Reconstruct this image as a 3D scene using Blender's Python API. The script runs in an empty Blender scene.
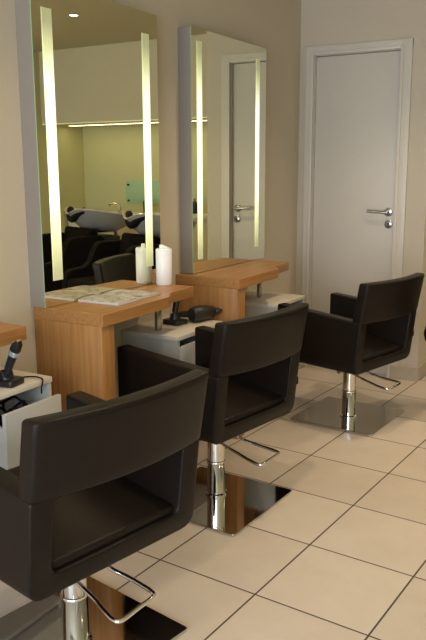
import bpy, bmesh, math, random
from mathutils import Vector, Matrix
random.seed(4)
C = bpy.context.scene.collection
PI = math.pi
R = math.radians

# ------------------------------------------------------------------ measurements (metres)
CAM_H = 1.35
WALL_X = -2.057          # left wall
DOOR_Y = 4.651           # wall with the door
JOG_X = -1.198           # the door wall ends here and the salon goes on behind it
FAR_Y = 6.65
RIGHT_X = 1.60
FRONT_Y = -1.7
CEIL = 2.52
MIR_X = -1.98            # mirror glass plane
DESK_Z = .82

# ------------------------------------------------------------------ materials
def new_mat(name):
    m = bpy.data.materials.new(name); m.use_nodes = True
    nt = m.node_tree; b = nt.nodes['Principled BSDF']
    return m, nt, b
def setp(b, col=None, rough=None, metal=None, spec=None):
    if col is not None: b.inputs['Base Color'].default_value = (*col, 1)
    if rough is not None: b.inputs['Roughness'].default_value = rough
    if metal is not None: b.inputs['Metallic'].default_value = metal
    if spec is not None: b.inputs['Specular IOR Level'].default_value = spec
def plain(name, col, rough=.5, metal=0, spec=.5, bump=0, bscale=60, vary=0):
    m, nt, b = new_mat(name); setp(b, col, rough, metal, spec)
    tc = nt.nodes.new('ShaderNodeTexCoord')
    n = nt.nodes.new('ShaderNodeTexNoise'); n.inputs['Scale'].default_value = bscale; n.inputs['Detail'].default_value = 4
    nt.links.new(tc.outputs['Object'], n.inputs['Vector'])
    if bump:
        bp = nt.nodes.new('ShaderNodeBump'); bp.inputs['Strength'].default_value = bump; bp.inputs['Distance'].default_value = .002
        nt.links.new(n.outputs['Fac'], bp.inputs['Height']); nt.links.new(bp.outputs['Normal'], b.inputs['Normal'])
    if vary:
        r = nt.nodes.new('ShaderNodeValToRGB')
        r.color_ramp.elements[0].position = .3; r.color_ramp.elements[1].position = .7
        r.color_ramp.elements[0].color = (*[c * (1 - vary) for c in col], 1)
        r.color_ramp.elements[1].color = (*[min(1, c * (1 + vary)) for c in col], 1)
        nt.links.new(n.outputs['Fac'], r.inputs['Fac']); nt.links.new(r.outputs['Color'], b.inputs['Base Color'])
    return m

M = {}
M['wall'] = plain('wall_paint', (.50, .44, .355), .85, bump=.12, bscale=220, vary=.02)
M['wall_green'] = plain('greenish_wall_paint', (.58, .55, .33), .85, bump=.12, bscale=220, vary=.02)
M['ceiling'] = plain('ceiling_paint', (.50, .46, .34), .9, bump=.05, bscale=150)
M['bulkhead'] = plain('bulkhead_paint', (.62, .56, .42), .8)
M['door'] = plain('door_paint', (.54, .50, .445), .45, bump=.04, bscale=90)
M['frame'] = plain('frame_paint', (.56, .52, .46), .4)
M['leather'] = plain('black_brown_leather', (.0095, .0064, .0050), .40, spec=.18, bump=.35, bscale=260, vary=.12)
M['leather_far'] = plain('black_leather', (.005, .004, .004), .6, spec=.06, bump=.2, bscale=200)
M['chrome'] = plain('chrome', (.78, .78, .80), .06, 1)
M['steel'] = plain('brushed_steel', (.45, .45, .45), .28, 1)
M['plate'] = plain('polished_steel_plate', (.58, .585, .59), .06, 1)
M['underside'] = plain('black_pad', (.01, .01, .01), .7)
M['white_lam'] = plain('white_laminate', (.50, .50, .485), .35)
M['cream_edge'] = plain('white_laminate_top', (.62, .58, .50), .4)
M['side_panel'] = plain('mirror_side_paint', (.24, .212, .180), .6)
M['mirror_edge'] = plain('glass_edge', (.30, .42, .25), .15)
M['black'] = plain('black_plastic', (.012, .012, .013), .4)
M['rubber'] = plain('black_rubber', (.006, .006, .006), .7, spec=.15)
M['white_plastic'] = plain('white_plastic', (.82, .83, .86), .3)
M['basin'] = plain('grey_ceramic', (.33, .325, .35), .2)
M['basin_in'] = plain('cream_ceramic', (.66, .62, .48), .2)
M['silver'] = plain('silver_plastic', (.55, .57, .60), .3, .6)
M['baseboard'] = plain('tile_baseboard', (.40, .34, .26), .4, vary=.05, bscale=20)
M['teal'] = plain('green_glass_panel', (.40, .58, .40), .15)
M['amber'] = plain('amber_tip', (.35, .18, .06), .4)

# mirror glass
m, nt, b = new_mat('mirror_silvering'); setp(b, (.84, .84, .67), .012, 1); M['mirror'] = m
# thin window glass
m, nt, b = new_mat('window_glass')
tr = nt.nodes.new('ShaderNodeBsdfTransparent'); gl = nt.nodes.new('ShaderNodeBsdfGlossy'); gl.inputs['Roughness'].default_value = .02
mx = nt.nodes.new('ShaderNodeMixShader'); mx.inputs[0].default_value = .07
nt.links.new(tr.outputs[0], mx.inputs[1]); nt.links.new(gl.outputs[0], mx.inputs[2])
nt.links.new(mx.outputs[0], nt.nodes['Material Output'].inputs['Surface']); M['glass'] = m

# oak veneer: fine straight grain
def wood(name, horizontal):
    m, nt, b = new_mat(name); setp(b, rough=.38, spec=.4)
    tc = nt.nodes.new('ShaderNodeTexCoord'); mp = nt.nodes.new('ShaderNodeMapping')
    mp.inputs['Scale'].default_value = (70, 2.2, 70) if horizontal else (70, 70, 2.2)
    n = nt.nodes.new('ShaderNodeTexNoise'); n.inputs['Scale'].default_value = 1.0; n.inputs['Detail'].default_value = 5; n.inputs['Roughness'].default_value = .6
    r = nt.nodes.new('ShaderNodeValToRGB')
    r.color_ramp.elements[0].position = .30; r.color_ramp.elements[0].color = (.285, .130, .040, 1)
    r.color_ramp.elements[1].position = .68; r.color_ramp.elements[1].color = (.41, .205, .070, 1)
    nt.links.new(tc.outputs['Object'], mp.inputs['Vector']); nt.links.new(mp.outputs[0], n.inputs['Vector'])
    nt.links.new(n.outputs['Fac'], r.inputs['Fac']); nt.links.new(r.outputs['Color'], b.inputs['Base Color'])
    return m
M['wood_h'] = wood('oak_veneer_lengthwise', True)
M['wood_v'] = wood('oak_veneer_upright', False)

# floor tiles, square with dark joints, turned a little against the walls
def tile_mat():
    m, nt, b = new_mat('floor_tiles'); N = nt.nodes.new; L = nt.links.new
    geo = N('ShaderNodeNewGeometry'); sep = N('ShaderNodeSeparateXYZ'); L(geo.outputs['Position'], sep.inputs[0])
    rot, S, fx, fy = -.0675, .3884, -3.862 % 1, 6.823 % 1
    def mth(op, a, c, d=None):
        n = N('ShaderNodeMath'); n.operation = op
        for i, v in enumerate((a, c, d)):
            if v is None: continue
            if isinstance(v, (int, float)): n.inputs[i].default_value = v
            else: L(v, n.inputs[i])
        return n.outputs[0]
    X, Y = sep.outputs['X'], sep.outputs['Y']
    a = mth('SUBTRACT', mth('ADD', mth('MULTIPLY', X, math.cos(rot) / S), mth('MULTIPLY', Y, math.sin(rot) / S)), fx)
    c = mth('SUBTRACT', mth('ADD', mth('MULTIPLY', X, -math.sin(rot) / S), mth('MULTIPLY', Y, math.cos(rot) / S)), fy)
    def edge(v):
        f = mth('FRACT', v, 0); return mth('MINIMUM', f, mth('SUBTRACT', 1.0, f))
    e = mth('MINIMUM', edge(a), edge(c))
    g = N('ShaderNodeMapRange'); g.inputs['From Min'].default_value = .0055; g.inputs['From Max'].default_value = .0100
    L(e, g.inputs['Value'])
    cell = N('ShaderNodeCombineXYZ'); L(mth('FLOOR', a, 0), cell.inputs[0]); L(mth('FLOOR', c, 0), cell.inputs[1])
    wn = N('ShaderNodeTexWhiteNoise'); L(cell.outputs[0], wn.inputs['Vector'])
    no = N('ShaderNodeTexNoise'); no.inputs['Scale'].default_value = 5; no.inputs['Detail'].default_value = 8; no.inputs['Roughness'].default_value = .65
    L(geo.outputs['Position'], no.inputs['Vector'])
    v = mth('ADD', mth('MULTIPLY', wn.outputs['Value'], .25), mth('MULTIPLY', no.outputs['Fac'], .75))
    r = N('ShaderNodeValToRGB')
    r.color_ramp.elements[0].position = .3; r.color_ramp.elements[0].color = (.50, .432, .362, 1)
    r.color_ramp.elements[1].position = .7; r.color_ramp.elements[1].color = (.575, .508, .44, 1)
    L(v, r.inputs['Fac'])
    mix = N('ShaderNodeMix'); mix.data_type = 'RGBA'
    L(g.outputs[0], mix.inputs['Factor']); mix.inputs['A'].default_value = (.045, .035, .028, 1); L(r.outputs['Color'], mix.inputs['B'])
    L(mix.outputs['Result'], b.inputs['Base Color'])
    rr = N('ShaderNodeMapRange'); L(g.outputs[0], rr.inputs['Value']); rr.inputs['To Min'].default_value = .8; rr.inputs['To Max'].default_value = .30
    L(rr.outputs[0], b.inputs['Roughness'])
    bp = N('ShaderNodeBump'); bp.inputs['Strength'].default_value = .4; bp.inputs['Distance'].default_value = .002
    L(g.outputs[0], bp.inputs['Height']); L(bp.outputs['Normal'], b.inputs['Normal'])
    return m
M['tiles'] = tile_mat()

# luminous tube behind a frosted strip: weaker towards its two ends
def strip_mat():
    m, nt, b = new_mat('frosted_light_strip'); setp(b, (.5, .52, .3), .4)
    tc = nt.nodes.new('ShaderNodeTexCoord'); sep = nt.nodes.new('ShaderNodeSeparateXYZ'); nt.links.new(tc.outputs['Generated'], sep.inputs[0])
    r = nt.nodes.new('ShaderNodeValToRGB'); el = r.color_ramp.elements
    el[0].position = 0; el[0].color = (.17, .17, .10, 1); el[1].position = 1; el[1].color = (.12, .12, .07, 1)
    for p, c in ((.04, .24), (.13, .55), (.28, 1), (.74, 1), (.86, .50), (.95, .15)):
        e = el.new(p); e.color = (c, c, c * (.78 if c > .9 else .55), 1)
    nt.links.new(sep.outputs['Z'], r.inputs['Fac']); nt.links.new(r.outputs['Color'], b.inputs['Emission Color'])
    mr = nt.nodes.new('ShaderNodeMapRange'); b.inputs['Emission Strength'].default_value = 1.25
    return m
M['strip'] = strip_mat()
def emit(name, col, s):
    m, nt, b = new_mat(name); setp(b, col, .5); b.inputs['Emission Color'].default_value = (*col, 1); b.inputs['Emission Strength'].default_value = s
    return m
M['bulb'] = emit('lamp_glow', (1, .93, .78), 14)
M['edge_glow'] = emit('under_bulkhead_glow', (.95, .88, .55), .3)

# magazine pages: pale paper with blocks of picture and text
def print_mat():
    m, nt, b = new_mat('printed_page'); setp(b, rough=.3)
    tc = nt.nodes.new('ShaderNodeTexCoord'); v = nt.nodes.new('ShaderNodeTexVoronoi'); v.inputs['Scale'].default_value = 17
    n = nt.nodes.new('ShaderNodeTexNoise'); n.inputs['Scale'].default_value = 60; n.inputs['Detail'].default_value = 3
    r = nt.nodes.new('ShaderNodeValToRGB'); e = r.color_ramp.elements
    e[0].position = .36; e[0].color = (.20, .185, .16, 1); e[1].position = .56; e[1].color = (.47, .46, .45, 1)
    x = e.new(.47); x.color = (.34, .30, .25, 1)
    nt.links.new(tc.outputs['Object'], n.inputs['Vector']); nt.links.new(tc.outputs['Object'], v.inputs['Vector'])
    nt.links.new(n.outputs['Fac'], r.inputs['Fac'])
    mx = nt.nodes.new('ShaderNodeMix'); mx.data_type = 'RGBA'
    r2 = nt.nodes.new('ShaderNodeValToRGB'); r2.color_ramp.interpolation = 'CONSTANT'
    r2.color_ramp.elements[0].color = (0, 0, 0, 1); r2.color_ramp.elements[1].position = .55; r2.color_ramp.elements[1].color = (.8, .8, .8, 1)
    sc = nt.nodes.new('ShaderNodeSeparateColor'); nt.links.new(v.outputs['Color'], sc.inputs[0]); nt.links.new(sc.outputs[0], r2.inputs['Fac'])
    nt.links.new(r2.outputs['Color'], mx.inputs['Factor']); nt.links.new(r.outputs['Color'], mx.inputs['A']); mx.inputs['B'].default_value = (.52, .51, .50, 1)
    nt.links.new(mx.outputs['Result'], b.inputs['Base Color'])
    return m
M['print'] = print_mat()
M['paper'] = plain('paper_edge', (.52, .51, .48), .6)

# ------------------------------------------------------------------ mesh helpers
def add_box(bm, x0, x1, y0, y1, z0, z1, bev=0, seg=2, mat=None):
    t = bmesh.new(); r = bmesh.ops.create_cube(t, size=1)
    for v in t.verts:
        v.co = Vector(((x0 + x1) / 2 + v.co.x * (x1 - x0), (y0 + y1) / 2 + v.co.y * (y1 - y0), (z0 + z1) / 2 + v.co.z * (z1 - z0)))
    if bev: bmesh.ops.bevel(t, geom=list(t.edges), offset=bev, segments=seg, profile=.5, affect='EDGES')
    if mat is not None: t.transform(mat)
    merge(bm, t)
def merge(bm, t):
    me = bpy.data.meshes.new('tmp'); t.to_mesh(me); t.free(); bm.from_mesh(me); bpy.data.meshes.remove(me)
def add_prism(bm, poly, h0, h1, axis='z', bev=0, seg=2):
    """poly extruded between h0 and h1 along an axis; poly coordinates are the other two axes in order"""
    t = bmesh.new()
    def P(a, b_, h): return {'z': (a, b_, h), 'x': (h, a, b_), 'y': (a, h, b_)}[axis]
    lo = [t.verts.new(P(a, b_, h0)) for a, b_ in poly]; hi = [t.verts.new(P(a, b_, h1)) for a, b_ in poly]
    n = len(poly); caps = [t.faces.new(lo), t.faces.new(hi)]
    for i in range(n): t.faces.new((lo[i], lo[(i + 1) % n], hi[(i + 1) % n], hi[i]))
    bmesh.ops.recalc_face_normals(t, faces=t.faces)
    if bev:
        es = set(e for f in caps for e in f.edges)
        bmesh.ops.bevel(t, geom=list(es), offset=bev, segments=seg, profile=.5, affect='EDGES')
    merge(bm, t)
def add_lathe(bm, prof, seg=32, loc=(0, 0, 0), mat=None):
    t = bmesh.new(); rings = []
    for r, z in prof:
        if r < 1e-6: rings.append([t.verts.new((0, 0, z))])
        else: rings.append([t.verts.new((r * math.cos(2 * PI * i / seg), r * math.sin(2 * PI * i / seg), z)) for i in range(seg)])
    for a, b_ in zip(rings, rings[1:]):
        for i in range(seg):
            j = (i + 1) % seg
            if len(a) == 1 and len(b_) == 1: continue
            if len(a) == 1: t.faces.new((a[0], b_[j], b_[i]))
            elif len(b_) == 1: t.faces.new((a[i], a[j], b_[0]))
            else: t.faces.new((a[i], a[j], b_[j], b_[i]))
    bmesh.ops.recalc_face_normals(t, faces=t.faces)
    if mat is not None: t.transform(mat)
    t.transform(Matrix.Translation(loc)); merge(bm, t)
def smooth_path(pts, n=6, closed=False):
    P = [Vector(p) for p in pts]; out = []; N = len(P)
    rng = range(N if closed else N - 1)
    for i in rng:
        p0 = P[(i - 1) % N] if closed or i > 0 else P[0]; p1 = P[i]; p2 = P[(i + 1) % N]
        p3 = P[(i + 2) % N] if closed or i + 2 < N else P[-1]
        for k in range(n):
            t = k / n
            out.append(.5 * ((2 * p1) + (-p0 + p2) * t + (2 * p0 - 5 * p1 + 4 * p2 - p3) * t * t + (-p0 + 3 * p1 - 3 * p2 + p3) * t ** 3))
    if not closed: out.append(P[-1])
    return out
def add_tube(bm, pts, rad, seg=10, closed=False):
    t = bmesh.new(); P = [Vector(p) for p in pts]; N = len(P); rings = []; up = Vector((0, 0, 1))
    prev = None
    for i in range(N):
        a = P[(i - 1) % N] if closed or i > 0 else P[0]; c = P[(i + 1) % N] if closed or i < N - 1 else P[-1]
        d = (c - a).normalized()
        if prev is None:
            s = d.cross(up); s = s if s.length > .1 else d.cross(Vector((1, 0, 0))); s.normalize()
        else:
            s = prev - d * prev.dot(d); s.normalize()
        prev = s; u = s.cross(d)
        r = rad[i] if isinstance(rad, (list, tuple)) else rad
        rings.append([t.verts.new(P[i] + (s * math.cos(2 * PI * k / seg) + u * math.sin(2 * PI * k / seg)) * r) for k in range(seg)])
    rr = range(N if closed else N - 1)
    for i in rr:
        a, b_ = rings[i], rings[(i + 1) % N]
        for k in range(seg): t.faces.new((a[k], a[(k + 1) % seg], b_[(k + 1) % seg], b_[k]))
    if not closed: t.faces.new(rings[0]); t.faces.new(rings[-1])
    bmesh.ops.recalc_face_normals(t, faces=t.faces); merge(bm, t)
def obj(name, bm, mat, parent=None, smooth=True, angle=40):
    bmesh.ops.recalc_face_normals(bm, faces=bm.faces)
    me = bpy.data.meshes.new(name); bm.to_mesh(me); bm.free()
    for x in (mat if isinstance(mat, list) else [mat]): me.materials.append(x)
    if smooth:
        me.polygons.foreach_set('use_smooth', [True] * len(me.polygons))
        me.set_sharp_from_angle(angle=R(angle))
    o = bpy.data.objects.new(name, me); C.objects.link(o)
    if parent: o.parent = parent
    return o
def thing(name, label, cat, loc=(0, 0, 0), rz=0, group=None):
    o = bpy.data.objects.new(name, None); o.empty_display_size = .1; C.objects.link(o)
    o.location = loc; o.rotation_euler = (0, 0, rz); tag(o, label, cat, group); return o
def tag(o, label=None, cat=None, group=None, kind=None):
    if label: o['label'] = label
    if cat: o['category'] = cat
    if group: o['group'] = group
    if kind: o['kind'] = kind
    return o
def struct(name, bm, mat, label=None, **k):
    o = obj(name, bm, mat, **k); o['kind'] = 'structure'
    if label: o['label'] = label; o['category'] = name.split('_')[0]
    return o
def B(): return bmesh.new()
def boxobj(name, dims, mat, parent=None, bev=0, **k):
    bm = B(); add_box(bm, *dims, bev=bev); return obj(name, bm, mat, parent, **k)
def copy_tree(o, parent=None):
    c = o.copy(); C.objects.link(c)
    if parent: c.parent = parent
    for ch in list(o.children): copy_tree(ch, c)
    return c
def rounded(pts_r, seg=6):
    """polygon with rounded corners: list of (x, y, r)"""
    out = []; n = len(pts_r)
    for i in range(n):
        x, y, r = pts_r[i]; p = Vector((x, y)); a = Vector(pts_r[i - 1][:2]); c = Vector(pts_r[(i + 1) % n][:2])
        if r <= 0: out.append((x, y)); continue
        da = (a - p).normalized(); dc = (c - p).normalized(); r = min(r, .45 * (a - p).length, .45 * (c - p).length)
        p1 = p + da * r; p2 = p + dc * r
        for k in range(seg + 1):
            t = k / seg; q = p1 * (1 - t) ** 2 + p * 2 * t * (1 - t) + p2 * t * t; out.append((q.x, q.y))
    return out

# ------------------------------------------------------------------ the room
bm = B(); add_box(bm, WALL_X - .1, RIGHT_X + .1, FRONT_Y - .1, FAR_Y + .1, -.1, 0); struct('floor', bm, M['tiles'], 'cream square floor tiles with thin dark joints', smooth=False)
bm = B(); add_box(bm, WALL_X - .1, RIGHT_X + .1, FRONT_Y - .1, FAR_Y + .1, CEIL, CEIL + .1); struct('ceiling', bm, M['ceiling'], 'plain painted ceiling with small downlights', smooth=False)
bm = B(); add_box(bm, WALL_X - .1, WALL_X, FRONT_Y - .1, DOOR_Y + .1, 0, CEIL); struct('wall_left', bm, M['wall'], 'beige painted wall behind the mirrors', smooth=False)
# door wall with a doorway cut out
DX0, DX1, DZ = -1.954, -1.392, 2.05
bm = B()
add_box(bm, WALL_X, DX0, DOOR_Y, DOOR_Y + .12, 0, CEIL); add_box(bm, DX1, JOG_X, DOOR_Y, DOOR_Y + .12, 0, CEIL)
add_box(bm, DX0, DX1, DOOR_Y, DOOR_Y + .12, DZ, CEIL)
struct('wall_back', bm, M['wall'], 'beige painted wall around the white door', smooth=False)
bm = B(); add_box(bm, JOG_X - .1, JOG_X, DOOR_Y + .12, FAR_Y, 0, CEIL); struct('wall_corridor', bm, M['wall'], 'wall running back from the corner right of the door', smooth=False)
bm = B(); add_box(bm, JOG_X - .1, RIGHT_X + .1, FAR_Y, FAR_Y + .1, 0, CEIL); struct('wall_far', bm, M['wall_green'], 'wall behind the shampoo basins', smooth=False)
bm = B(); add_box(bm, RIGHT_X, RIGHT_X + .1, FRONT_Y - .1, FAR_Y, 0, CEIL); struct('wall_right', bm, M['wall_green'], 'side wall of the basin area', smooth=False)
bm = B(); add_box(bm, JOG_X, RIGHT_X, 6.0, FAR_Y, 1.80, CEIL - .001); struct('wall_bulkhead', bm, M['bulkhead'], 'pale dropped bulkhead over the shampoo basins', smooth=False)
bm = B(); add_box(bm, JOG_X + .01, RIGHT_X - .01, 5.992, 6.0, 1.794, 1.803); struct('trim_1', bm, M['edge_glow'], 'thin bright strip along the lower edge of the bulkhead', smooth=False)
# front wall: the shop window behind the camera
WX0, WX1, WZ0, WZ1 = -1.85, 1.45, .12, 2.35
bm = B()
add_box(bm, WALL_X, WX0, FRONT_Y - .1, FRONT_Y, 0, CEIL); add_box(bm, WX1, RIGHT_X, FRONT_Y - .1, FRONT_Y, 0, CEIL)
add_box(bm, WX0, WX1, FRONT_Y - .1, FRONT_Y, 0, WZ0); add_box(bm, WX0, WX1, FRONT_Y - .1, FRONT_Y, WZ1, CEIL)
struct('wall_front', bm, M['wall'], smooth=False)
win = bpy.data.objects.new('window_1', None); C.objects.link(win); win.location = (0, FRONT_Y - .05, WZ0); win['kind'] = 'structure'
bm = B()
for x in (WX0 + .03, -.2, WX1 - .03): add_box(bm, x - .03, x + .03, -.03, .03, 0, WZ1 - WZ0)
for z in (.03, WZ1 - WZ0 - .03): add_box(bm, WX0, WX1, -.028, .028, z - .03, z + .03)
obj('window_frame', bm, M['steel'], win, smooth=False)
boxobj('window_pane', (WX0 + .05, WX1 - .05, -.004, .004, .05, WZ1 - WZ0 - .05), M['glass'], win, smooth=False)
# baseboards
bm = B(); add_box(bm, DX1 + .008, JOG_X + .012, DOOR_Y - .022, DOOR_Y - .0005, 0, .09, bev=.002)
add_box(bm, JOG_X + .0005, JOG_X + .012, DOOR_Y, FAR_Y, 0, .09, bev=.002)
struct('baseboard_back', bm, M['baseboard'], 'tan tile baseboard at the corner right of the door', smooth=False)
bm = B(); add_box(bm, WALL_X + .0005, WALL_X + .012, FRONT_Y, DOOR_Y, 0, .09); struct('baseboard_left', bm, M['baseboard'], smooth=False)

# door
d = bpy.data.objects.new('door_1', None); C.objects.link(d); d.location = ((DX0 + DX1) / 2, DOOR_Y, 0); d['kind'] = 'structure'
d['label'] = 'white flush door with a lever handle'; d['category'] = 'door'
w2 = (DX1 - DX0) / 2
boxobj('door_leaf', (-w2 + .004, w2 - .004, .022, .06, .006, DZ - .006), M['door'], d, bev=.002)
bm = B()
def jamb(x0, x1, z0, z1): add_box(bm, x0, x1, -.018, .05, z0, z1, bev=.003)
fw = .055
add_box(bm, -w2 - fw, -w2, -.016, 0, 0, DZ + fw, bev=.003); add_box(bm, w2, w2 + fw + .014, -.016, 0, 0, DZ + fw, bev=.003); add_box(bm, -w2 - fw, w2 + fw + .014, -.0158, 0, DZ, DZ + fw, bev=.003)
for s in (-1, 1):                                                  # raised inner moulding and reveal
    a = s * w2
    add_box(bm, min(a, a + s * .020), max(a, a + s * .020), -.026, .0, 0, DZ + .018, bev=.003)
    add_box(bm, min(a, a - s * .003), max(a, a - s * .003), -.01, .06, 0, DZ)
add_box(bm, -w2, w2, -.026, 0, DZ, DZ + .02, bev=.003); add_box(bm, -w2, w2, -.01, .06, DZ - .003, DZ)
obj('door_frame', bm, M['frame'], d)
hx = -1.437 - (DX0 + DX1) / 2
rotx = Matrix.Rotation(PI / 2, 4, 'X')
bm = B(); add_lathe(bm, [(0, 0), (.026, 0), (.026, .008), (.022, .011), (0, .011)], 28, mat=rotx, loc=(hx, .022, 1.072))
add_tube(bm, [(hx, .015, 1.072), (hx, -.035, 1.072)], .009, 12)
add_tube(bm, smooth_path([(hx + .004, -.035, 1.072), (hx - .03, -.038, 1.073), (hx - .09, -.036, 1.076), (hx - .125, -.036, 1.079)], 5), .0098, 12)
obj('door_handle', bm, M['steel'], d)
bm = B(); add_lathe(bm, [(0, 0), (.025, 0), (.025, .008), (.021, .011), (0, .011)], 28, mat=rotx, loc=(hx + .004, .022, .995))
obj('lock_rose', bm, M['steel'], d)
bm = B(); add_box(bm, hx + .000, hx + .008, .006, .014, .980, .997); add_lathe(bm, [(0, 0), (.008, 0), (.008, .003), (0, .003)], 16, mat=rotx, loc=(hx + .004, .0105, .998))
obj('keyhole', bm, M['black'], d)

# ------------------------------------------------------------------ mirrors with light strips
def mirror(y0, y1, z0, z1, s1, s2, label):
    t = thing('styling_mirror', label, 'mirror', (WALL_X, y0, z0), 0, None)
    D = MIR_X - WALL_X; W = y1 - y0; Hh = z1 - z0
    bm = B(); add_box(bm, .0005, D - .005, 0, W, 0, Hh); obj('backing_box', bm, M['side_panel'], t, smooth=False)
    bm = B(); add_box(bm, D - .005, D, .0, W, 0, Hh)
    o = obj('mirror_glass', bm, [M['mirror_edge'], M['mirror']], t, smooth=False)
    for p in o.data.polygons:
        if p.normal.x > .9: p.material_index = 1
    for (ya, yb, za, zb) in (s1, s2):
        boxobj('light_strip', (D + .0001, D + .0025, ya - y0, yb - y0, za - z0, zb - z0), M['strip'], t, smooth=False)['label'] = 'glowing frosted light strip'
    return t
ml = mirror(2.108, 2.900, .8225, 2.014, (2.160, 2.212, .922, 1.925), (2.784, 2.834, .905, 1.925), 'tall wall mirror with two light strips above the magazine desk')
mirror(3.190, 4.000, .8225, 2.014, (3.240, 3.284, .890, 1.955), (3.875, 3.915, .895, 1.945), 'tall wall mirror nearest the door, reflecting the door handle')

# ------------------------------------------------------------------ desks
def desk(y0, label, x_front=.345, x_step=.282, L=.742):
    t = thing('styling_desk', label, 'desk', (WALL_X, y0, 0), 0, None)
    poly = rounded([(.001, 0, 0), (x_front, 0, .002), (x_front, .455, .03), (x_step + .008, .53, .03), (x_step, L, .002), (.001, L, 0)], 5)
    bm = B(); add_prism(bm, poly, DESK_Z - .048, DESK_Z, 'z', bev=.0015, seg=1); obj('desk_top', bm, M['wood_h'], t)
    bm = B(); add_box(bm, .001, x_front - .009, .002, .078, 0, DESK_Z - .048, bev=.0012); obj('leg_panel', bm, M['wood_v'], t)
    bm = B(); add_box(bm, x_step - .075, x_step - .065, .16, L - .04, DESK_Z - .060, DESK_Z - .048)
    add_box(bm, .16, .175, .60, .635, .625, DESK_Z - .048, bev=.001); obj('support_bracket', bm, M['steel'], t)
    return t
desk(1.093, 'oak desk top corner at the left edge above the open drawer', x_front=.31, x_step=.24)
desk(2.120, 'oak styling desk with a magazine and a white bottle on it')
desk(3.143, 'empty oak styling desk nearest the door', x_front=.368, x_step=.292)

# ------------------------------------------------------------------ drawer cabinets
def cabinet(y0, W, xf, label, pull=0., ztop=.62):
    t = thing('drawer_cabinet', label, 'cabinet', (WALL_X, y0, ztop - .34), 0, None)
    D = xf - WALL_X; h = .34; th = .016
    bm = B()
    add_box(bm, .001, D, 0, th, 0, h - .02); add_box(bm, .001, D, W - th, W, 0, h - .02); add_box(bm, .001, D, th, W - th, 0, th); add_box(bm, .001, .012, th, W - th, th, h - .02)
    obj('carcass', bm, M['white_lam'], t, smooth=False)
    boxobj('cabinet_top', (.001, D + .004, -.003, W + .003, h - .02, h), M['cream_edge'], t, bev=.0015)
    bx = D + pull; fr = bpy.data.objects.new('drawer', None)
    y_a, y_b = th + .003, W - th - .003
    bm = B(); add_box(bm, bx - .015, bx, y_a, y_b, .02, h - .052, bev=.001)
    fo = obj('drawer', bm, M['white_lam'], t)
    bm = B()
    back = .03 + pull
    add_box(bm, back, bx - .015, y_a + .004, y_a + .014, .025, h - .10); add_box(bm, back, bx - .015, y_b - .014, y_b - .004, .025, h - .10)
    add_box(bm, back, back + .01, y_a + .014, y_b - .014, .025, h - .10); add_box(bm, back, bx - .015, y_a + .014, y_b - .014, .025, .033)
    obj('drawer_tray', bm, M['white_lam'], fo, smooth=False)
    return t
cabinet(1.620, .305, -1.80, 'white drawer cabinet with its drawer pulled open, at the left edge', pull=.062)
cabinet(2.680, .40, -1.748, 'white cabinet under the right end of the magazine desk', pull=0)
cabinet(3.600, .365, -1.700, 'white cabinet under the desk nearest the door', pull=0)

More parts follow.
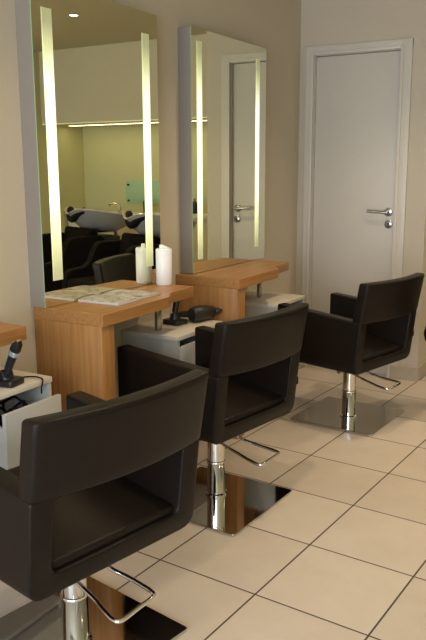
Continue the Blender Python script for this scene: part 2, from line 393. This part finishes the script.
# ------------------------------------------------------------------ salon chair
def make_chair(label):
    t = thing('salon_chair', label, 'chair', (0, 0, 0), 0, 'black salon chairs in front of the mirrors')
    Wd, zb, za, th = .269, .318, .600, .064
    xf, xr = -.295, .217
    # U-shaped shell: two arm panels joined by the seat bottom
    out = [(-Wd, za, .012), (-Wd, zb, .05), (Wd, zb, .05), (Wd, za, .012), (Wd - th, za, .012), (Wd - th, zb + .058, .03), (-Wd + th, zb + .058, .03), (-Wd + th, za, .012)]
    bm = B(); add_prism(bm, rounded(out, 5), xf, xr, 'x', bev=.008, seg=3)
    for v in bm.verts:                                             # rear leans back, arm tops rise towards the front
        h = (v.co.z - zb) / (za - zb)
        if v.co.x > 0: v.co.x += .030 * h - .012
        if h > .5: v.co.z += .034 * (xr - v.co.x) / (xr - xf) - .008
    obj('armrest_shell', bm, M['leather'], t, angle=50)
    # seat cushion
    bm = B(); prof = rounded([(xf + .004, zb + .057, .01), (xr - .02, zb + .057, .01), (xr - .02, zb + .082, .02), (-.05, zb + .110, .05), (xf + .004, zb + .135, .03)], 4)
    add_prism(bm, prof, -Wd + th + .002, Wd - th - .002, 'y', bev=.008, seg=2)
    obj('seat', bm, M['leather'], t, angle=50)
    # curved leaning backrest slab
    bm = B(); nu, nv = 20, 5; T = .056; grid = {}
    zlo, zhi, lean, bulge = .586, .791, .036, .038
    for side in (0, 1):
        for i in range(nu + 1):
            u = -1 + 2 * i / nu
            for j in range(nv + 1):
                v = j / nv
                x = xr + .018 + lean * v + bulge * (1 - u * u) - (T if side else 0)
                grid[side, i, j] = bm.verts.new((x, u * (Wd + .001), zlo + (zhi - zlo) * v + .006 * (1 - u * u) * v * 0))
    for i in range(nu):
        for j in range(nv):
            for side in (0, 1): bm.faces.new([grid[side, i, j], grid[side, i + 1, j], grid[side, i + 1, j + 1], grid[side, i, j + 1]])
        for j in (0, nv): bm.faces.new([grid[0, i, j], grid[0, i + 1, j], grid[1, i + 1, j], grid[1, i, j]])
    for j in range(nv):
        for i in (0, nu): bm.faces.new([grid[0, i, j], grid[0, i, j + 1], grid[1, i, j + 1], grid[1, i, j]])
    bmesh.ops.recalc_face_normals(bm, faces=bm.faces)
    es = [e for e in bm.edges if len(e.link_faces) == 2 and e.calc_face_angle() > R(50)]
    bmesh.ops.bevel(bm, geom=es, offset=.011, segments=3, profile=.5, affect='EDGES')
    bk = obj('backrest', bm, M['leather'], t, angle=50)
    # seams run round the backrest edge
    bm = B(); pts = []
    for i in range(nu + 1):
        u = -1 + 2 * i / nu; pts.append((xr + .0195 + lean * .94 + bulge * (1 - u * u), u * (Wd - .012), zlo + (zhi - zlo) * .93))
    add_tube(bm, pts, .0012, 6); obj('seam', bm, M['rubber'], bk)
    # hinge pins and side catch
    roty = Matrix.Rotation(-PI / 2, 4, 'X')
    bm = B()
    add_lathe(bm, [(0, 0), (.006, 0), (.006, .010), (.004, .013), (0, .013)], 14, mat=Matrix.Rotation(-PI / 2, 4, 'X'), loc=(xr + .010, Wd - .002, za + .012))
    obj('hinge_pin', bm, M['chrome'], t)
    bm = B(); add_box(bm, xr - .020, xr - .002, Wd - .004, Wd + .014, .438, .470, bev=.003); obj('side_catch', bm, M['rubber'], t)
    # mount, column and base
    bm = B(); add_box(bm, -.12, .10, -.10, .10, .300, .3175, bev=.003)
    obj('seat_mount', bm, M['steel'], t)
    prof = [(0, .011), (.046, .011), (.046, .018), (.0385, .022), (.0385, .150), (.0400, .153), (.0400, .158), (.0385, .161), (.036, .163), (.0355, .350), (0, .350)]
    bm = B(); add_lathe(bm, prof, 40)
    obj('hydraulic_column', bm, M['chrome'], t, angle=30)
    sq = rounded([(-.237, -.237, .014), (.237, -.237, .014), (.237, .237, .014), (-.237, .237, .014)], 5)
    bm = B(); add_prism(bm, sq, .002, .011, 'z', bev=.0015, seg=2); bp = obj('base_plate', bm, M['plate'], t, angle=12)
    bm = B(); add_box(bm, -.22, .22, -.22, .22, 0, .0025); obj('floor_pad', bm, M['rubber'], bp, smooth=False)
    # pump lever: a bent chrome loop
    loop = [(-.005, .062, .288), (.05, .052, .283), (.11, .045, .268), (.165, .060, .255), (.225, .060, .253), (.268, .056, .252), (.284, .040, .252),
            (.291, -.02, .251), (.298, -.078, .250), (.283, -.092, .250), (.24, -.085, .252), (.19, -.072, .255), (.13, -.067, .266), (.06, -.064, .283), (-.005, -.072, .288)]
    bm = B(); add_tube(bm, smooth_path([(a, b_, c - .007) for a, b_, c in loop], 5), .0062, 10); lv = obj('pump_lever', bm, M['chrome'], t)
    bm = B(); add_tube(bm, [(-.005, -.100, .281), (-.005, .080, .281)], .011, 14); obj('lever_axle', bm, M['steel'], lv)
    return t
chair = make_chair('x')
spots = [((-1.318, 1.462), -11.5, -10.0, (-1.340, 1.480), .016, 'black salon chair nearest the camera, its back cut by the left edge'),
         ((-1.462, 2.522), -9.5, -3.0, (-1.445, 2.487), .025, 'middle black salon chair, in front of the desk with the white bottle'),
         ((-1.328, 3.745), -14.5, -4.5, (-1.340, 3.770), .010, 'black salon chair nearest the white door')]
cs = [chair] + [copy_tree(chair) for _ in spots[1:]]
for i, ((x, y), a, pa, (px, py), dz, lab) in enumerate(spots):
    o = cs[i]
    o.location = (x, y, 0); o.rotation_euler.z = R(a); o['label'] = lab
    for ch in o.children:
        if ch.name.split('.')[0] in ('armrest_shell', 'seat', 'backrest', 'seat_mount', 'hinge_pin', 'side_catch'): ch.location.z = dz
        if i == 0 and ch.name in ('armrest_shell', 'seat', 'backrest'): ch.scale.y = 1.055
        if ch.name.startswith('base_plate'): 
            ch.rotation_euler.z = R(pa - a); q = Matrix.Rotation(R(-a), 2) @ Vector((px - x, py - y)); ch.location = (q.x, q.y, 0)

# ------------------------------------------------------------------ things on the desk
t = thing('pump_bottle', 'white cylindrical bottle with a small spout, on the oak desk by the mirror', 'bottle', (-1.923, 2.842, DESK_Z))
bm = B(); add_lathe(bm, [(0, 0), (.035, 0), (.0375, .003), (.0375, .140), (.036, .142), (.036, .144), (0, .144)], 36); obj('bottle_body', bm, M['white_plastic'], t)
bm = B(); add_lathe(bm, [(0, .144), (.0378, .144), (.0378, .162), (.034, .167), (0, .168)], 36)
obj('lid', bm, M['white_plastic'], t)
bm = B(); add_prism(bm, rounded([(-.020, .166, .002), (.026, .166, .002), (.022, .171, .002), (-.008, .186, .003), (-.020, .184, .003)], 3), -.009, .009, 'y', bev=.002)
sp = obj('spout', bm, M['white_plastic'], t); sp.rotation_euler.z = R(60)

t = thing('magazine', 'open magazine lying flat on the oak desk against the mirror', 'magazine', (-1.873, 2.440, DESK_Z), R(1))
bm = B(); add_box(bm, -.100, .100, -.152, .152, .0003, .009, bev=.0006); obj('page_block', bm, M['paper'], t)
bm = B()
nn = 14
rows = []
for i in range(nn + 1):
    y = -.150 + .30 * i / nn; k = abs(y) / .15; z = .0096 + .0045 * math.sin(min(1, k) * PI) ** .7 if k > .02 else .0046
    rows.append([bm.verts.new((x, y, z)) for x in (-.098, .098)] + [bm.verts.new((x, y, .0088)) for x in (-.098, .098)])
for a, b_ in zip(rows, rows[1:]):
    bm.faces.new((a[0], a[1], b_[1], b_[0])); bm.faces.new((a[2], a[3], b_[3], b_[2])); bm.faces.new((a[0], a[2], b_[2], b_[0])); bm.faces.new((a[1], a[3], b_[3], b_[1]))
for a in (rows[0], rows[-1]): bm.faces.new((a[0], a[1], a[3], a[2]))
obj('open_pages', bm, M['print'], t)

# clippers in charging stands
def stand(loc, rz, label, s=1.):
    t = thing('charging_stand', label, 'charging stand', loc, rz)
    bm = B(); add_prism(bm, rounded([(-.05, -.04, .015), (.05, -.04, .015), (.05, .04, .015), (-.05, .04, .015)], 4), 0, .022, 'z', bev=.003)
    obj('base', bm, M['black'], t)
    bm = B(); add_lathe(bm, [(.020, .022), (.026, .022), (.022, .048), (.017, .048), (.017, .026), (0, .026)], 24); obj('cradle', bm, M['black'], t)
    return t
def clipper(loc, rz, tilt, label, tip):
    t = thing('hair_clipper', label, 'hair clipper', loc, rz); t.rotation_euler = (0, tilt, rz)
    bm = B(); pr = [(0, 0), (.011, .001), (.0135, .02), (.0150, .06), (.0165, .095), (.0185, .115)]
    add_lathe(bm, pr + [(.0175, .120), (0, .120)], 24, mat=Matrix.Diagonal((1, .8, 1, 1))); obj('clipper_body', bm, M['black'], t)
    bm = B(); add_lathe(bm, [(.0178, .098), (.0200, .100), (.0205, .114), (.0195, .117), (.018, .117)], 24, mat=Matrix.Diagonal((1, .82, 1, 1))); obj('silver_ring', bm, M['silver'], t)
    bm = B(); add_prism(bm, [(-.017, .119), (.017, .119), (.015, .150), (.006, .163), (-.004, .163), (-.015, .146)], -.013, .013, 'y', bev=.002); obj('clipper_head', bm, tip, t)
    bm = B(); add_box(bm, -.0185, -.0150, -.008, .008, .03, .150, bev=.001); obj('side_stripe', bm, M['silver'] if 'silver' in label else M['black'], t)
    bm = B(); add_box(bm, -.004, .006, -.011, .011, .161, .167, bev=.001); obj('blade', bm, M['amber'], t)
    t.scale = (.93, .93, .93)
    return t
stand((-1.864, 1.775, .6205), R(10), 'black charging stand on the cabinet with the open drawer')
clipper((-1.856, 1.762, .648), R(5), R(26), 'black clipper with a silver ring standing at the left edge', M['black'])
stand((-1.915, 2.915, .6205), R(-8), 'black charging stand on the cabinet beside the wooden desk end')
clipper((-1.915, 2.912, .648), R(80), R(13), 'all black clipper leaning in its stand, beside the magazine desk', M['black'])

def dryer(loc, rot, label):
    t = thing('hair_dryer', label, 'hair dryer', loc, rot[2]); t.rotation_euler = rot
    mt = Matrix.Rotation(PI / 2, 4, 'Y')
    bm = B(); add_lathe(bm, [(0, -.075), (.030, -.075), (.037, -.065), (.040, -.03), (.037, .01), (.028, .055), (.025, .06), (.022, .058), (0, .055)], 28, mat=mt, loc=(0, 0, .040)); obj('barrel', bm, M['black'], t)
    bm = B(); add_lathe(bm, [(.0255, .055), (.028, .058), (.027, .075), (.016, .105), (.012, .105), (.02, .075), (.02, .058)], 24, mat=mt @ Matrix.Diagonal((.6, 1.3, 1, 1)), loc=(0, 0, .040)); obj('nozzle', bm, M['black'], t)
    bm = B(); add_tube(bm, [(-.03, .02, .038), (-.035, .06, .030), (-.05, .115, .022), (-.055, .135, .020)], [.020, .018, .015, .012], 14); obj('grip', bm, M['black'], t)
    bm = B(); add_tube(bm, smooth_path([(-.055, .135, .020), (-.06, .155, .016), (-.04, .175, .008), (0, .17, .006), (.03, .15, .006)], 5), .0035, 8); obj('cord', bm, M['rubber'], t)
    return t
dryer((-1.830, 3.038, .6205), (0, 0, R(72)), 'black hair dryer lying on the cabinet behind the leaning clipper')
# in the open drawer
t = thing('hair_brush', 'black round hair brush lying inside the pulled open drawer', 'hair brush', (-1.845, 1.752, .345), 0)
t.rotation_euler = (R(-78), R(24), R(20))
bm = B(); add_lathe(bm, [(0, -.10), (.008, -.10), (.010, -.05), (.008, 0), (0, 0)], 14); obj('handle', bm, M['black'], t)
bm = B(); add_lathe(bm, [(0, .0005), (.016, .0005), (.020, .01), (.020, .085), (.016, .095), (0, .096)], 18)
for k in range(120):
    a = k * 2.4; z = .01 + .075 * k / 120; c_, s_ = math.cos(a), math.sin(a)
    add_tube(bm, [(.017 * c_, .017 * s_, z), (.029 * c_, .029 * s_, z)], .0009, 4)
obj('bristle_head', bm, M['rubber'], t)
bm = B(); random.seed(7); pts = []
for k in range(46):
    a = k * .62; rr = .055 + .022 * math.sin(k * 1.7); pts.append((-1.850 + rr * math.cos(a) * .9, 1.775 + rr * math.sin(a) * .9, .47 + .045 * math.sin(k * .9) + k * .0012))
add_tube(bm, smooth_path(pts, 4), .0045, 7)
tag(obj('coiled_cable', bm, M['rubber']), 'tangle of black cable spilling in the open drawer', 'cable')
bm = B(); add_tube(bm, smooth_path([(-1.870, 1.835, .628), (-1.845, 1.872, .626), (-1.815, 1.880, .6255), (-1.789, 1.872, .622), (-1.786, 1.862, .600), (-1.788, 1.862, .575)], 6), .0028, 8)
tag(obj('power_cord', bm, M['rubber']), 'thin black cord running from the charging stand over the cabinet edge', 'cord')

# ------------------------------------------------------------------ shampoo units (seen in the mirror)
def make_backwash(label):
    t = thing('shampoo_chair', label, 'shampoo chair', (0, 0, 0), 0, 'shampoo chairs in a row before the far wall')
    # local: +y towards the basin; sitter faces -y
    bm = B(); add_box(bm, -.22, .22, -.52, .02, .20, .46, bev=.03, seg=3); obj('seat', bm, M['leather_far'], t, angle=50)
    m4 = Matrix.Translation((0, .00, .44)) @ Matrix.Rotation(R(-14), 4, 'X')
    bm = B(); add_box(bm, -.22, .22, -.06, .07, -.02, .37, bev=.03, seg=3, mat=m4); obj('backrest', bm, M['leather_far'], t, angle=50)
    for s in (-1, 1):
        pr = rounded([(-.52, .12, .03), (.16, .12, .03), (.16, .74, .05), (-.20, .74, .06), (-.30, .54, .08), (-.52, .52, .08)], 5)
        bm = B(); add_prism(bm, pr, min(s * .222, s * .30), max(s * .222, s * .30), 'x', bev=.012, seg=2); obj('armrest', bm, M['leather_far'], t, angle=50)
    bm = B(); add_box(bm, -.20, .20, .08, .40, 0, .72, bev=.012); obj('pedestal', bm, M['black'], t)
    for s in (-1, 1):
        bm = B(); add_box(bm, s * .26 - .03, s * .26 + .03, -.5, .1, 0, .12, bev=.004); obj('foot', bm, M['black'], t)
    # the bowl: boat shaped, neck notch at its front edge
    bm = B(); n = 44
    def ring(f, z, drop, ncut=0):
        vs = []
        for i in range(n):
            a = 2 * PI * i / n; ca, sa = math.cos(a), math.sin(a)
            y = .30 + (.36 if sa < 0 else .33) * f * sa; x = .265 * f * ca * (1 - .12 * max(0, -sa))
            zz = z + drop * (-sa)
            if ncut: zz -= ncut * math.exp(-((x / .085) ** 2)) * (1 if sa < -.4 else 0)
            vs.append(bm.verts.new((x, y, zz)))
        return vs
    prof = [(.20, .745, .00, 0), (.48, .76, .012, 0), (.75, .82, .035, 0), (.93, .89, .055, .02), (1.0, .935, .06, .06), (.97, .945, .06, .06), (.90, .925, .05, .06), (.74, .88, .03, 0), (.45, .83, 0, 0), (.1, .82, 0, 0)]
    rings = [ring(*p) for p in prof]
    for a, b_ in zip(rings, rings[1:]):
        for i in range(n): bm.faces.new((a[i], a[(i + 1) % n], b_[(i + 1) % n], b_[i]))
    bm.faces.new(rings[0]); bm.faces.new(rings[-1])
    o = obj('basin', bm, [M['basin'], M['basin_in']], t, angle=60)
    for p in o.data.polygons:
        if p.index >= 5 * n and p.index < 9 * n or p.index == 9 * n + 1: p.material_index = 1
    # black gel neck rest
    bm = B(); pts = []
    for k in range(13):
        a = R(200 + 140 * k / 12); x = .135 * math.cos(a) * 1.15; pts.append((x, -.04 + .07 * (x / .15) ** 2, 1.005 - .085 * math.exp(-((x / .09) ** 2))))
    bm2 = [(p[0] * .92, p[1] + .035, p[2] - .035) for p in pts]; add_tube(bm, smooth_path(bm2, 3), .034, 12); obj('neck_rest', bm, M['rubber'], o)
    bm = B(); add_tube(bm, smooth_path([(.08, .58, .88), (.08, .58, .96), (.08, .55, .985), (.08, .48, .985), (.08, .45, .965)], 4), .011, 10)
    add_lathe(bm, [(0, .86), (.024, .86), (.022, .90), (0, .905)], 16, loc=(.08, .58, 0)); add_tube(bm, [(.105, .585, .89), (.145, .60, .925)], .006, 8); [v.co.__setitem__(2, v.co.z + .02) for v in bm.verts]; fa = obj('faucet', bm, M['chrome'], t)
    bm = B(); add_tube(bm, [(-.02, .46, .76), (-.02, .47, .66), (-.02, .47, .40)], .020, 12); obj('drain_pipe', bm, M['steel'], t)
    return t
bw = make_backwash('x')
for i, (x, y, lab) in enumerate([(.72, 5.40, 'black shampoo chair with grey basin, the left one in the first mirror'),
                                 (-.22, 5.06, 'black shampoo chair with grey basin, reflected behind the right light strip')]):
    o = bw if i == 0 else copy_tree(bw); o.location = (x, y, 0); o.rotation_euler.z = R(20); o['label'] = lab
# rolling stool whose edge just enters at the right
t = thing('rolling_stool', 'round black stool just entering at the right edge of the photo', 'stool', (-.878, 4.18, 0))
bm = B(); add_lathe(bm, [(0, .375), (.13, .375), (.160, .395), (.168, .43), (.160, .470), (.13, .490), (0, .495)], 36); obj('seat', bm, M['leather_far'], t)
bm = B(); add_lathe(bm, [(0, .05), (.028, .05), (.028, .22), (.016, .225), (.016, .375), (0, .375)], 20); obj('column', bm, M['chrome'], t)
for k in range(5):
    a = 2 * PI * k / 5 + .95
    bm = B(); add_tube(bm, [(.02 * math.cos(a), .02 * math.sin(a), .085), (.09 * math.cos(a), .09 * math.sin(a), .058)], [.014, .010], 8); lg = obj('leg', bm, M['black'], t)
    bm = B(); add_lathe(bm, [(0, -.009), (.02, -.009), (.0225, -.005), (.0225, .005), (.02, .009), (0, .009)], 16, mat=Matrix.Rotation(PI / 2, 4, 'X'), loc=(.10 * math.cos(a), .10 * math.sin(a), .0225))
    add_tube(bm, [(.09 * math.cos(a), .09 * math.sin(a), .060), (.10 * math.cos(a), .10 * math.sin(a), .0225)], .005, 6); obj('castor', bm, M['rubber'], lg)
# counter behind the basins, with things on it
t = thing('basin_counter', 'long cream counter along the wall behind the shampoo basins', 'counter', (0.2, 6.3, 0))
boxobj('counter_top', (-1.39, 1.39, -.02, .349, .86, .90), M['basin_in'], t, bev=.004)
boxobj('counter_body', (-1.38, 1.38, .02, .349, 0, .86), M['bulkhead'], t, smooth=False)
for i, (x, h, lab) in enumerate([(.62, .16, 'tall dark bottle on the counter behind the basins'), (.18, .12, 'short dark bottle at the green glass panel on the counter'), (.02, .15, 'dark bottle at the right end of the counter bottles')]):
    t = thing('shampoo_bottle', lab, 'bottle', (x, 6.45, .90), 0, 'bottles on the counter behind the basins')
    bm = B(); add_lathe(bm, [(0, 0), (.028, 0), (.030, .004), (.030, h * .7), (.012, h * .8), (.012, h * .85), (0, h * .85)], 20); obj('bottle_body', bm, M['black'], t)
    bm = B(); add_lathe(bm, [(0, h * .851), (.014, h * .851), (.014, h), (0, h)], 16); obj('cap', bm, M['amber'], t)
t = thing('glass_panel', 'green glass panel on two bolts on the wall behind the basins', 'glass panel', (.62, FAR_Y, .975))
boxobj('pane', (-.20, .40, -.0095, -.0015, 0, .24), M['teal'], t, bev=.001)
for x in (-.16, .36):
    for z in (.03, .20):
        bm = B(); add_lathe(bm, [(0, 0), (.011, 0), (.011, .024), (0, .024)], 14, mat=rotx, loc=(x, -.0005, z)); obj('bolt', bm, M['black'], t)

# ------------------------------------------------------------------ ceiling lamps
def downlight(x, y, power, label, vis=True, col=(1, .76, .49), size=R(120)):
    t = thing('ceiling_downlight', label, 'ceiling light', (x, y, CEIL), 0, 'small round ceiling downlights')
    bm = B(); add_lathe(bm, [(.036, -.001), (.046, -.001), (.046, -.004), (.038, -.008), (.034, -.002)], 28); obj('trim_ring', bm, M['steel'], t)
    bm = B(); add_lathe(bm, [(0, -.002), (.034, -.002), (.034, -.004), (0, -.006)], 28); obj('lamp_disc', bm, M['bulb'], t)
    l = bpy.data.lights.new('downlight_beam', 'SPOT'); l.energy = power; l.color = col; l.spot_size = size; l.spot_blend = .7; l.shadow_soft_size = .05
    lo = bpy.data.objects.new('downlight_beam', l); C.objects.link(lo); lo.parent = t; lo.location = (0, 0, -.012)
for x, y, p, lab in [(-.95, .55, 32, 'ceiling downlight above the near end of the salon, behind the nearest chair'),
                     (-1.00, 2.10, 75, 'ceiling downlight between the nearest and the middle chair'),
                     (-1.00, 3.45, 82, 'ceiling downlight between the middle and the far chair'),
                     (.06, 4.75, 130, 'bright downlight reflected at the top of the first mirror'),
                     (1.1, 2.2, 70, 'ceiling downlight in the right half of the salon'),
                     (1.2, 4.1, 110, 'added unseen ceiling downlight that brightens the basin area'),  # extra lamp, added outside the mirror view to lift the basin walls
                     ]:
    downlight(x, y, p, lab)

l = bpy.data.lights.new('bulkhead_strip_light', 'AREA'); l.shape = 'RECTANGLE'; l.size = 2.4; l.size_y = .06; l.energy = 5; l.color = (1, .90, .55)
lo = bpy.data.objects.new('bulkhead_strip_light', l); C.objects.link(lo); lo.location = (.3, 6.32, 1.795)

# ------------------------------------------------------------------ daylight
w = bpy.data.worlds.new('World'); bpy.context.scene.world = w; w.use_nodes = True
w.node_tree.nodes['Background'].inputs[0].default_value = (.72, .84, 1, 1); w.node_tree.nodes['Background'].inputs[1].default_value = 1.2
l = bpy.data.lights.new('daylight', 'AREA'); l.shape = 'RECTANGLE'; l.size = 3.2; l.size_y = 2.1; l.energy = 215; l.color = (.88, .94, 1)
lo = bpy.data.objects.new('daylight', l); C.objects.link(lo); lo.location = (-.2, FRONT_Y - .25, 1.3); lo.rotation_euler = (R(90), 0, 0)

# ------------------------------------------------------------------ camera
cam = bpy.data.cameras.new('camera'); co = bpy.data.objects.new('camera', cam); C.objects.link(co)
F, PITCH, ROLL, YAW = 743.09, .2018, -.00366, .52899
cam.sensor_fit = 'VERTICAL'; cam.sensor_height = 36; cam.sensor_width = 24; cam.lens = F / 640 * 36; cam.clip_start = .02
cy, sy = math.cos(YAW), math.sin(YAW); cp, sp_ = math.cos(PITCH), math.sin(PITCH); cr, sr = math.cos(ROLL), math.sin(ROLL)
fwd = Vector((-sy, cy, 0)); right = Vector((cy, sy, 0)); up = Vector((0, 0, 1))
f2 = cp * fwd - sp_ * up; u2 = sp_ * fwd + cp * up
r3 = cr * right + sr * u2; u3 = -sr * right + cr * u2
mw = Matrix(((r3.x, u3.x, -f2.x, 0), (r3.y, u3.y, -f2.y, 0), (r3.z, u3.z, -f2.z, CAM_H), (0, 0, 0, 1)))
co.matrix_world = mw
sc = bpy.context.scene; sc.camera = co
vs = sc.view_settings; vs.view_transform = 'Standard'; vs.look = 'None'; vs.gamma = 1; vs.use_curve_mapping = False; vs.exposure = -.22
